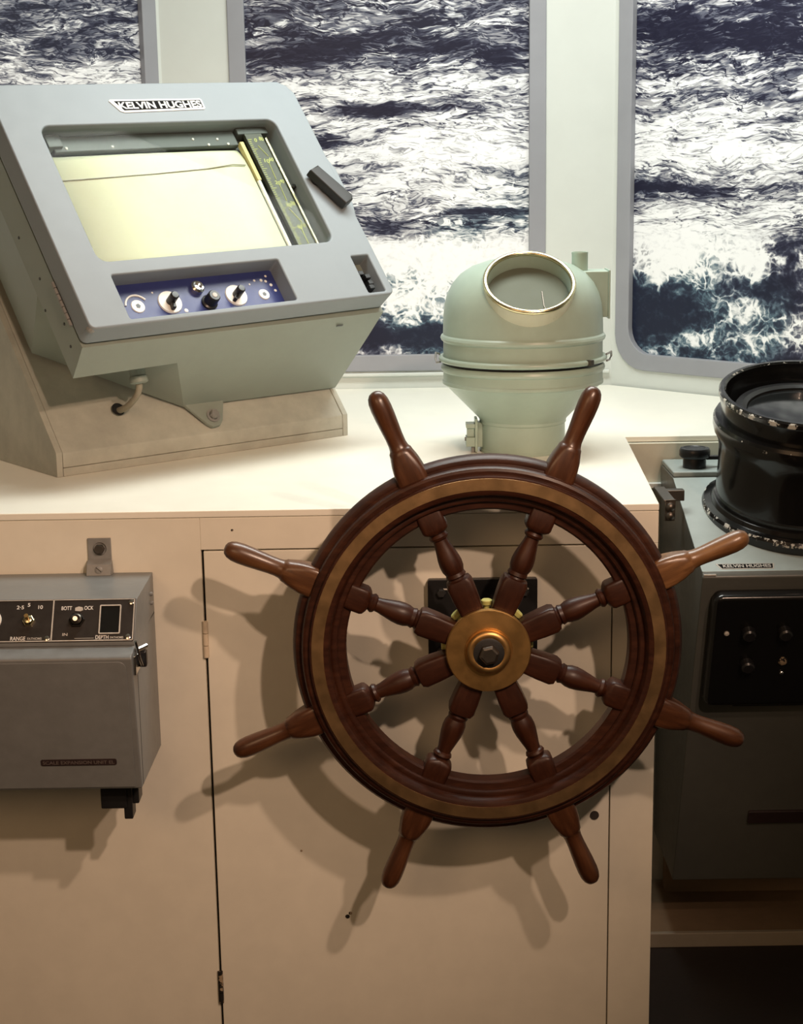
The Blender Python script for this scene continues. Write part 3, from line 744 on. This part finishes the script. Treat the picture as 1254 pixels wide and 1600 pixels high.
# ------------------------------------------------------------------ compass housing
CC = Vector((0.237, 3.06, ZT))
ch = thing('compass_housing', 'pale green domed metal compass housing with a brass-rimmed viewing port', 'compass housing', CC)
obj('pedestal', G().lathe([(0, 0), (0.083, 0), (0.083, 0.004), (0.0815, 0.006), (0.0815, 0.055), (0.0835, 0.057), (0.0835, 0.062), (0.086, 0.066), (0.149, 0.131), (0, 0.131)], 96), 'green', ch, angle=25)
obj('lower_band', G().lathe([(0, 0.129), (0.150, 0.131), (0.154, 0.133), (0.154, 0.138), (0.1525, 0.140), (0.1525, 0.156), (0.156, 0.159), (0.157, 0.163), (0.156, 0.167), (0.1535, 0.170), (0, 0.170)], 96), 'green', ch, angle=25)
obj('clamp_gap', G().lathe([(0, 0.1695), (0.1500, 0.1695), (0.1500, 0.1765), (0, 0.1765)], 96), 'black', ch)
t = G()
t.lathe([(0.1555 + 0.0055 * math.cos(2 * PI * k / 12), 0.1805 + 0.0055 * math.sin(2 * PI * k / 12)) for k in range(12)], 96, closed=True)
cr = obj('clamp_ring', t, 'green', ch, angle=60)
def at_ring(deg, R, z): return (R * math.cos(math.radians(deg)), R * math.sin(math.radians(deg)), z)
obj('clamp_loop', G().tube([at_ring(172, 0.1605, 0.186), at_ring(176, 0.1665, 0.190), at_ring(181, 0.1675, 0.181), at_ring(184, 0.1655, 0.174), at_ring(187, 0.160, 0.176)], 0.0022, 8), 'steel', cr)
obj('clamp_loop', G().tube([at_ring(-14, 0.1600, 0.188), at_ring(-8, 0.1680, 0.191), at_ring(-3, 0.1690, 0.182), at_ring(-2, 0.1660, 0.174), at_ring(-6, 0.160, 0.173)], 0.0022, 8), 'steel', cr)
obj('clamp_screw', G().box(-0.006, 0.006, -0.005, 0.005, -0.005, 0.006), 'dark_metal', cr, 0.001, loc=at_ring(-44, 0.161, 0.1805), rot=(0, 0, math.radians(-44)))
obj('dome', G().lathe([(0, 0.176), (0.1520, 0.176), (0.1520, 0.213), (0.1560, 0.2165), (0.1575, 0.2205), (0.1560, 0.2245), (0.1525, 0.2275), (0.1515, 0.262), (0.1495, 0.282), (0.1440, 0.302), (0.1340, 0.322), (0.1180, 0.340), (0.0960, 0.354), (0.0660, 0.364), (0.0320, 0.369), (0, 0.370)], 96), 'green', ch, angle=25)
DOME = bpy.data.objects['dome']
# viewing port: a short tube leaning out of the dome
ax = Vector((0.03, -math.cos(math.radians(53)), math.sin(math.radians(53)))).normalized()
xa = Vector((1, 0, 0)); ya = ax.cross(xa).normalized(); xa = ya.cross(ax).normalized()
oc = Vector((0.004, -0.105, 0.330))
PM = basis(oc, xa, ya, ax)
def cut(o, g):
    me = bpy.data.meshes.new('tmp'); me.from_pydata(g.v, [], g.f); finish(me)
    c = bpy.data.objects.new('tmp', me); COL.objects.link(c); c.matrix_world = Matrix.Translation(CC)
    b = o.modifiers.new('cut', 'BOOLEAN'); b.operation = 'DIFFERENCE'; b.solver = 'EXACT'; b.object = c
    bpy.context.view_layer.update()
    dg = bpy.context.evaluated_depsgraph_get()
    nm = bpy.data.meshes.new_from_object(o.evaluated_get(dg))
    o.modifiers.clear(); o.data = nm; bpy.data.objects.remove(c)
    for p in nm.polygons: p.use_smooth = True
    nm.set_sharp_from_angle(angle=math.radians(25))
cut(DOME, G().lathe([(0, -0.104), (0.0770, -0.104), (0.0770, 0.05), (0, 0.05)], 72, PM))
obj('port_tube', G().lathe([(0.0790, -0.120), (0.0790, -0.028), (0.0815, -0.028), (0.0838, -0.004), (0.0838, 0.0), (0.0775, 0.0), (0.0765, -0.006), (0.0765, -0.034), (0.0755, -0.036), (0.0755, -0.120)], 72, PM, closed=True), 'green', ch, angle=25)
obj('port_collar', G().lathe([(0.0793, -0.085), (0.0830, -0.050), (0.0852, -0.008), (0.0852, -0.003), (0.0838, -0.003), (0.0793, -0.04)], 72, PM, closed=True), 'pale_paint', ch, angle=40)
rg = G().lathe([(0.0812 + 0.0048 * math.cos(2 * PI * k / 12), 0.0 + 0.0048 * math.sin(2 * PI * k / 12)) for k in range(12)], 72, PM, closed=True)
obj('port_rim', rg, 'brass_pale', ch, angle=60)
obj('port_floor', G().lathe([(0, -0.030), (0.0755, -0.030), (0.0755, -0.036), (0, -0.036)], 60, PM), 'port_glass', ch)
obj('port_seam', G().tube([PM @ Vector((0.034, -0.060, -0.0295)), PM @ Vector((0.027, -0.030, -0.0295)), PM @ Vector((0.026, 0.008, -0.0295))], 0.0012, 6), 'dark_metal', ch)
# lamp box and stub pipe at the right rear
obj('lamp_box', G().box(0.105, 0.162, -0.01, 0.055, 0.255, 0.342), 'green', ch, 0.002)
obj('lamp_box_edge', G().box(0.1615, 0.1650, -0.013, 0.055, 0.252, 0.344), 'green', ch, 0.001)
obj('stub_pipe', G().lathe([(0.0155, 0.30), (0.0155, 0.372), (0.0160, 0.374), (0.0155, 0.377), (0.0130, 0.377), (0.0125, 0.37), (0, 0.37)], 28, Matrix.Translation((0.110, 0.020, 0))), 'green', ch)
# hinged catch on the left of the foot
obj('catch_plate', G().box(-0.0935, -0.0885, -0.030, 0.010, 0.002, 0.066), 'green', ch, 0.001)
obj('catch_arm', G().box(-0.0890, -0.0780, -0.020, 0.005, 0.010, 0.058), 'green', ch, 0.001)
cb = obj('catch_body', G().box(-0.1105, -0.0930, -0.028, 0.006, 0.012, 0.030).box(-0.1105, -0.0930, -0.028, 0.006, 0.048, 0.056).box(-0.1085, -0.0930, -0.022, 0.002, 0.030, 0.048), 'green', ch, 0.001)
obj('catch_pin', G().cyl((-0.113, -0.018, 0.026), (-0.098, -0.018, 0.026), 0.004, 12), 'steel', cb)
obj('catch_foot', G().box(-0.1000, -0.0900, -0.022, 0.002, 0.0, 0.013), 'steel', cb)

# ------------------------------------------------------------------ scale expansion unit on the cabinet front
UX1, UX0 = -0.410, -0.760
un = thing('depth_unit', 'grey wall-mounted depth scale unit with a black switch panel, left of the wheel', 'instrument box', (0, YF, 0))
# local y negative = out from the panel
up = [(-0.0005, 0.896), (-0.161, 0.896), (-0.203, 0.8385), (-0.203, 0.8325), (-0.0005, 0.826)]
obj('upper_case', G().prism(up, UX0, UX1, 'x'), 'unit_grey', un, 0.0015)
lo = [(-0.0005, 0.8325), (-0.203, 0.8325), (-0.236, 0.8255), (-0.2390, 0.8225), (-0.2055, 0.601), (-0.0005, 0.594)]
obj('lower_case', G().prism(lo, UX0, UX1, 'x'), 'unit_grey', un, 0.0025)
# cover sheet on the lower front
d1 = Vector((0, 0.0335, -0.2215)).normalized()
FM = basis((0, -0.2390, 0.8225), (1, 0, 0), -d1, Vector((1, 0, 0)).cross(-d1))
obj('front_cover', sheet([rrect(UX0 + 0.004, UX1 - 0.009, -0.220, -0.004, [0.012, 0.004, 0.002, 0.002])], 0.0, 0.0018, 0.0008), 'unit_grey', un).matrix_local = FM
tp = obj('label_tape', sheet([rrect(-0.5625, -0.4455, -0.1800, -0.1690, 0.003)], 0.0016, 0.0030, 0.0004), 'tape', un); tp.matrix_local = FM
o = obj('tape_lettering', text('SCALE EXPANSION UNIT EL', -0.5595, -0.4490, -0.1773, 0.0058, 0.015, 0.0034), 'tape_text', tp)
d2 = Vector((0, -0.042, -0.0575)).normalized()
BM = basis((0, -0.161, 0.896), (1, 0, 0), -d2, Vector((1, 0, 0)).cross(-d2))
bpn = obj('switch_panel', sheet([rrect(UX0 + 0.004, UX1 - 0.002, -0.0705, -0.0008, 0.002)], 0.0, 0.0022, 0.0005), 'panel_black', un); bpn.matrix_local = BM
Z2 = 0.0022
def strip(x0, x1, y0, y1, name='panel_border', mat='worn_white', z=Z2): return obj(name, G().box(x0, x1, y0, y1, z - 0.0004, z + 0.0006), mat, bpn)
strip(UX0 + 0.006, UX1 - 0.0025, -0.0028, -0.0016); strip(UX0 + 0.006, UX1 - 0.0025, -0.0697, -0.0680); strip(UX1 - 0.0042, UX1 - 0.0025, -0.0697, -0.0016); strip(-0.5385, -0.5365, -0.0690, -0.0020)
obj('dial_edge', sheet([circle(-0.6335, -0.0345, 0.0180, 40)], Z2, Z2 + 0.004, 0.001), 'ivory', bpn)
sw = obj('range_switch', G().lathe([(0.0092, Z2), (0.0092, Z2 + 0.004), (0.008, Z2 + 0.005)], 6, Matrix.Translation((-0.574, -0.036, 0))).lathe([(0.0062, Z2), (0.0062, Z2 + 0.009), (0.004, Z2 + 0.010), (0, Z2 + 0.010)], 20, Matrix.Translation((-0.574, -0.036, 0))), 'brass_pale', bpn)
obj('switch_lever', G().cyl((-0.574, -0.036, Z2 + 0.009), (-0.574, -0.034, Z2 + 0.020), 0.0022, 12, 0.0034), 'brass', sw)
sw2 = obj('lock_switch', G().lathe([(0.0125, Z2), (0.0125, Z2 + 0.003), (0.0110, Z2 + 0.005)], 6, Matrix.Translation((-0.500, -0.036, 0))).lathe([(0.0085, Z2), (0.0085, Z2 + 0.008), (0.006, Z2 + 0.010), (0.0045, Z2 + 0.007), (0, Z2 + 0.007)], 24, Matrix.Translation((-0.500, -0.036, 0))), 'dark_metal', bpn)
obj('switch_lever', G().cyl((-0.500, -0.036, Z2 + 0.006), (-0.499, -0.040, Z2 + 0.020), 0.0022, 12, 0.0036), 'chrome', sw2)
obj('display_bezel', sheet([rrect(-0.4660, -0.4330, -0.0590, -0.0115, 0.002), rrect(-0.4640, -0.4350, -0.0570, -0.0135, 0.001)], Z2 - 0.0002, Z2 + 0.0016, 0.0003), 'worn_white', bpn)
obj('display_window', sheet([rrect(-0.4641, -0.4349, -0.0571, -0.0134, 0.001)], Z2 - 0.001, Z2 + 0.0004), 'glass', bpn)
ZL = Z2 + 0.0003
for body, x0, x1, y, h in (('2·5', -0.5940, -0.5830, -0.0165, 0.0060), ('5', -0.5775, -0.5735, -0.0125, 0.0058), ('10', -0.5610, -0.5540, -0.0165, 0.0060), ('RANGE', -0.6000, -0.5770, -0.0672, 0.0062),
                           ('BOTT', -0.5250, -0.5090, -0.0190, 0.0062), ('OCK', -0.4900, -0.4760, -0.0190, 0.0062), ('DEPTH', -0.4700, -0.4500, -0.0668, 0.0060)):
    obj('lettering', text(body, x0, x1, y, h, 0.012, ZL), 'white', bpn)
for body, x0, x1, y, h in (('FATHOMS', -0.5740, -0.5520, -0.0666, 0.0038), ('FATHOMS', -0.4475, -0.4275, -0.0664, 0.0036), ('IN', -0.5210, -0.5130, -0.0610, 0.0046)):
    obj('lettering', text(body, x0, x1, y, h, 0.02, ZL), 'worn_white', bpn)
obj('rule_line', G().box(-0.5020, -0.4725, -0.0656, -0.0650, ZL, ZL + 0.0004), 'worn_white', bpn)
obj('worn_patch', sheet([[(-0.5040, -0.0155), (-0.4985, -0.0135), (-0.4925, -0.0150), (-0.4915, -0.0195), (-0.4955, -0.0215), (-0.5040, -0.0205)]], ZL, ZL + 0.0005), 'worn_white', bpn)
for x, y in ((-0.4180, -0.0075), (-0.4205, -0.0640), (-0.5440, -0.0650), (-0.640, -0.0075)):
    obj('panel_screw', G().lathe([(0.0046, Z2), (0.0042, Z2 + 0.0016), (0.002, Z2 + 0.0024), (0, Z2 + 0.0024)], 16, Matrix.Translation((x, y, 0))), 'chrome', bpn)
# clasp on the right side, and studs
cl = obj('clasp', G().box(UX1, UX1 + 0.004, -0.226, -0.186, 0.792, 0.822), 'chrome', un, 0.001)
obj('clasp_wire', G().tube([(UX1 + 0.005, -0.226, 0.846), (UX1 + 0.007, -0.222, 0.832), (UX1 + 0.009, -0.216, 0.815), (UX1 + 0.010, -0.206, 0.802), (UX1 + 0.006, -0.198, 0.800)], 0.0024, 8), 'chrome', cl)
obj('clasp_hook', G().box(UX1 + 0.003, UX1 + 0.016, -0.200, -0.184, 0.796, 0.822), 'black', cl, 0.003)
obj('clasp_bar', G().cyl((UX1 + 0.002, -0.208, 0.826), (UX1 + 0.015, -0.190, 0.828), 0.004, 10), 'chrome', cl)
obj('side_seam', G().box(UX1 - 0.0002, UX1 + 0.0004, -0.1925, -0.1910, 0.603, 0.790), 'black', un)
for y, z in ((-0.035, 0.868), (-0.035, 0.853)):
    obj('stud', G().lathe([(0.0035, 0), (0.0035, 0.003), (0.002, 0.0045), (0, 0.0045)], 12, Matrix.Translation((UX1, y, z)) @ Matrix.Rotation(PI / 2, 4, 'Y')), 'steel', un)
# fixing bracket above, fittings below
bk = obj('wall_bracket', G().box(-0.5135, -0.4755, -0.0040, -0.0005, 0.893, 0.955).add([(-0.5145, -0.004, 0.920), (-0.4745, -0.004, 0.920), (-0.4745, -0.016, 0.914), (-0.5145, -0.016, 0.914), (-0.5175, -0.004, 0.894), (-0.4725, -0.004, 0.894), (-0.4755, -0.022, 0.896), (-0.5150, -0.022, 0.896)],
     [(0, 1, 2, 3), (4, 5, 6, 7), (0, 1, 5, 4), (1, 2, 6, 5), (2, 3, 7, 6), (3, 0, 4, 7)]), 'steel', un, 0.001)
obj('bracket_bolt', G().lathe([(0.0105, 0.004), (0.0105, 0.006)], 24, Matrix.Translation((-0.4935, 0, 0.9375)) @ Matrix.Rotation(PI / 2, 4, 'X')).lathe([(0.0085, 0.006), (0.0085, 0.010), (0.007, 0.0115), (0, 0.0115)], 6, Matrix.Translation((-0.4935, 0, 0.9375)) @ Matrix.Rotation(PI / 2, 4, 'X')), 'dark_metal', bk)
sm = Matrix.Translation((-0.4945, -0.0165, 0.9050)) @ Matrix.Rotation(PI / 2 - 0.28, 4, 'X')
obj('bracket_screw', G().lathe([(0.0065, 0.0), (0.0062, 0.004), (0.004, 0.005), (0, 0.005)], 20, sm), 'steel', bk)
obj('screw_slot', G().box(-0.0055, 0.0055, -0.0006, 0.0006, 0.0046, 0.0054), 'black', bk).matrix_local = sm @ Matrix.Rotation(-0.7, 4, 'Z')
obj('cable_box', G().box(-0.482, -0.441, -0.175, -0.125, 0.555, 0.5975), 'black', un, 0.002)
obj('cable_clamp', G().box(-0.441, -0.424, -0.160, -0.125, 0.557, 0.585).box(-0.447, -0.433, -0.170, -0.140, 0.535, 0.5975), 'black', un, 0.002)

# ------------------------------------------------------------------ radar in the recess at the right
structure('trim_2', G().box(0.4555, 1.28, 3.178, 3.1895, 0.905, ZT - 0.0125), 'apron', bevel=0.001)
structure('trim_3', G().box(0.4555, 1.28, 3.164, 3.190, 0.895, 0.905), 'wall', bevel=0.001)
structure('wall_recess', G().box(0.456, 1.28, 3.195, 3.21, 0.0, 0.894), 'apron')
structure('trim_4', G().box(0.422, 1.40, 2.955, 3.19, 0.0, 0.030), 'plinth')
structure('trim_5', G().box(0.422, 1.40, 2.943, 2.9545, 0.0, 0.031), 'plinth_edge', bevel=0.002)

RX0, RX1 = 0.5245, 1.000
ra = thing('radar_display', 'grey radar console with a black viewing tub, right of the wheel', 'radar', (0, 0, 0.03))
# (depth, height) outline seen from the side; root stands on the recess base
def rz(p): return (p[0], p[1] - 0.03)
body = [rz(p) for p in ((2.934, 0.150), (2.708, 0.828), (2.714, 0.836), (3.030, 0.9425), (3.172, 0.9430), (3.172, 0.150))]
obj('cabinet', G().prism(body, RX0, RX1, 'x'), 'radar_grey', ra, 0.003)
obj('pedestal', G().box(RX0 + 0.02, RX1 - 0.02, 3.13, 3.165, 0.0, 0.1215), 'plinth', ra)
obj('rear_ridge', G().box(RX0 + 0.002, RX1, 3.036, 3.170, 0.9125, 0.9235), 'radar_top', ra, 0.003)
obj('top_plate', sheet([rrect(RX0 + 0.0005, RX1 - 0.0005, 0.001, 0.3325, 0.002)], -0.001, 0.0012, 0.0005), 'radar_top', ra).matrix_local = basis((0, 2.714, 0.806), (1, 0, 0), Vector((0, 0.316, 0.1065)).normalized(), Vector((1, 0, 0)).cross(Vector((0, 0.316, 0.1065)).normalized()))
dF = Vector((0, 0.226, -0.678)).normalized()
RM = basis((0, 2.708, 0.798), (1, 0, 0), -dF, Vector((1, 0, 0)).cross(-dF))
cpn = obj('control_box', sheet([rrect(0.543, 0.985, -0.262, -0.022, 0.016)], 0.0, 0.030, 0.009, 4), 'enamel', ra); cpn.matrix_local = RM
for x, y, r, m_ in ((0.570, -0.098, 0.0045, 'worn_white'), (0.612, -0.180, 0.003, 'chrome'), (0.676, -0.185, 0.0035, 'chrome'), (0.676, -0.160, 0.0085, 'chipped')):
    obj('panel_stud', G().lathe([(r, 0.029), (r, 0.0325), (r * 0.6, 0.034), (0, 0.034)], 16, Matrix.Translation((x, y, 0))), m_, cpn)
for x, y in ((0.608, -0.096), (0.672, -0.096), (0.735, -0.096), (0.612, -0.165), (0.735, -0.160)):
    obj('panel_knob', G().lathe([(0.0125, 0.029), (0.0118, 0.044), (0.009, 0.047), (0, 0.047)], 24, Matrix.Translation((x, y, 0))), 'black', cpn)
obj('box_edge', G().box(0.60, 0.94, -0.276, -0.262, 0.002, 0.010), 'black', cpn, 0.001)
obj('edge_stud', G().lathe([(0.003, 0.0), (0.003, 0.012), (0, 0.0135)], 10, Matrix.Translation((0.686, -0.270, 0))), 'chrome', cpn)
obj('grip_slot', sheet([rrect(0.657, 0.930, -0.564, -0.535, 0.003)], 0.0, 0.006, 0.001), 'tape', ra).matrix_local = RM
dT = Vector((0, 0.316, 0.1065)).normalized()
TM = basis((0, 2.714, 0.806), (1, 0, 0), dT, Vector((1, 0, 0)).cross(dT))
npl = obj('maker_plate', sheet([[(0.552, 0.0245), (0.656, 0.0245), (0.652, 0.0075), (0.560, 0.0075)]], 0.001, 0.0020, 0.0003), 'worn_white', ra); npl.matrix_local = TM
obj('plate_field', sheet([[(0.5555, 0.0225), (0.6525, 0.0225), (0.6505, 0.0090), (0.5615, 0.0090)]], 0.0016, 0.0023), 'print_black', npl)
obj('plate_lettering', text('KELVIN HUGHES', 0.5640, 0.6485, 0.0112, 0.0095, 0.02, 0.0026), 'worn_white', npl)
obj('front_glint', G().box(RX0 + 0.002, RX0 + 0.024, 2.7065, 2.7105, 0.8010, 0.8045), 'worn_white', ra, 0.001)  # pale bar standing in for a highlight on the front edge
# viewing tub
tilt = math.radians(13.5)
an = Vector((0, -math.sin(tilt), math.cos(tilt))); ay = Vector((0, math.cos(tilt), math.sin(tilt)))
BMx = basis((0.742, 2.925, 0.905 - 0.03 - 0.008), (1, 0, 0), ay, an)
obj('tub_flange', G().lathe([(0, -0.03), (0.170, -0.03), (0.176, -0.008), (0.1785, 0.004), (0.1785, 0.014), (0.175, 0.019), (0.163, 0.022), (0.160, 0.030), (0.156, 0.032), (0, 0.032)], 96), 'enamel_worn', ra, angle=30).matrix_local = BMx
obj('tub_body', G().lathe([(0, 0.030), (0.156, 0.030), (0.1575, 0.040), (0.1545, 0.043), (0.1540, 0.100), (0.1550, 0.130), (0.1600, 0.150), (0.1665, 0.162), (0.1690, 0.172), (0.1690, 0.184), (0.1655, 0.190), (0.1560, 0.192), (0, 0.192)], 96), 'enamel_worn', ra, angle=30).matrix_local = BMx
obj('tub_rim', G().lathe([(0.1540, 0.191), (0.1565, 0.204), (0.1600, 0.226), (0.1625, 0.230), (0.1625, 0.237), (0.1595, 0.2405), (0.1530, 0.2405), (0.1495, 0.237), (0.1480, 0.226), (0.1380, 0.194), (0.1380, 0.1915)], 96, closed=True), 'enamel_worn', ra, angle=30).matrix_local = BMx
obj('inner_ring', G().lathe([(0.1380, 0.1925), (0.1300, 0.206), (0.1180, 0.2075), (0.1100, 0.2035), (0.1080, 0.1925)], 96, BMx, closed=True), 'black', ra, angle=30)
obj('screen_glass', G().lathe([(0, 0.1925), (0.1080, 0.1925), (0.1080, 0.2000), (0.070, 0.2030), (0, 0.2040)], 96, BMx), 'glass', ra, angle=40)
# knobs and bar on the rear ridge
def tknob(x):
    k = obj('clamp_knob', G().lathe([(0.0225, 0.9235), (0.0225, 0.936), (0.0215, 0.942), (0.0275, 0.944), (0.0300, 0.948), (0.0300, 0.958), (0.0280, 0.962), (0.0230, 0.963), (0.0210, 0.9615), (0, 0.9615)], 32, Matrix.Translation((x, 3.080, 0))), 'black', ra)
    return k
tknob(0.575); tknob(0.742)
obj('knob_bar', G().box(0.597, 0.722, 3.074, 3.088, 0.939, 0.946), 'black', ra, 0.001)
# angle bracket to the cabinet end
abk = obj('side_bracket', G().box(0.470, 0.490, 2.80, 2.92, 0.915, 0.919).box(0.472, 0.490, 2.80, 2.806, 0.880, 0.919).box(0.486, 0.5245, 2.90, 2.92, 0.895, 0.915), 'dark_metal', ra, 0.001)
for z in (0.906, 0.890):
    obj('bracket_bolt', G().lathe([(0.008, 0), (0.008, 0.005), (0.005, 0.008), (0, 0.009)], 16, Matrix.Translation((0.481, 2.80, z)) @ Matrix.Rotation(PI / 2, 4, 'X')), 'dark_metal', abk)
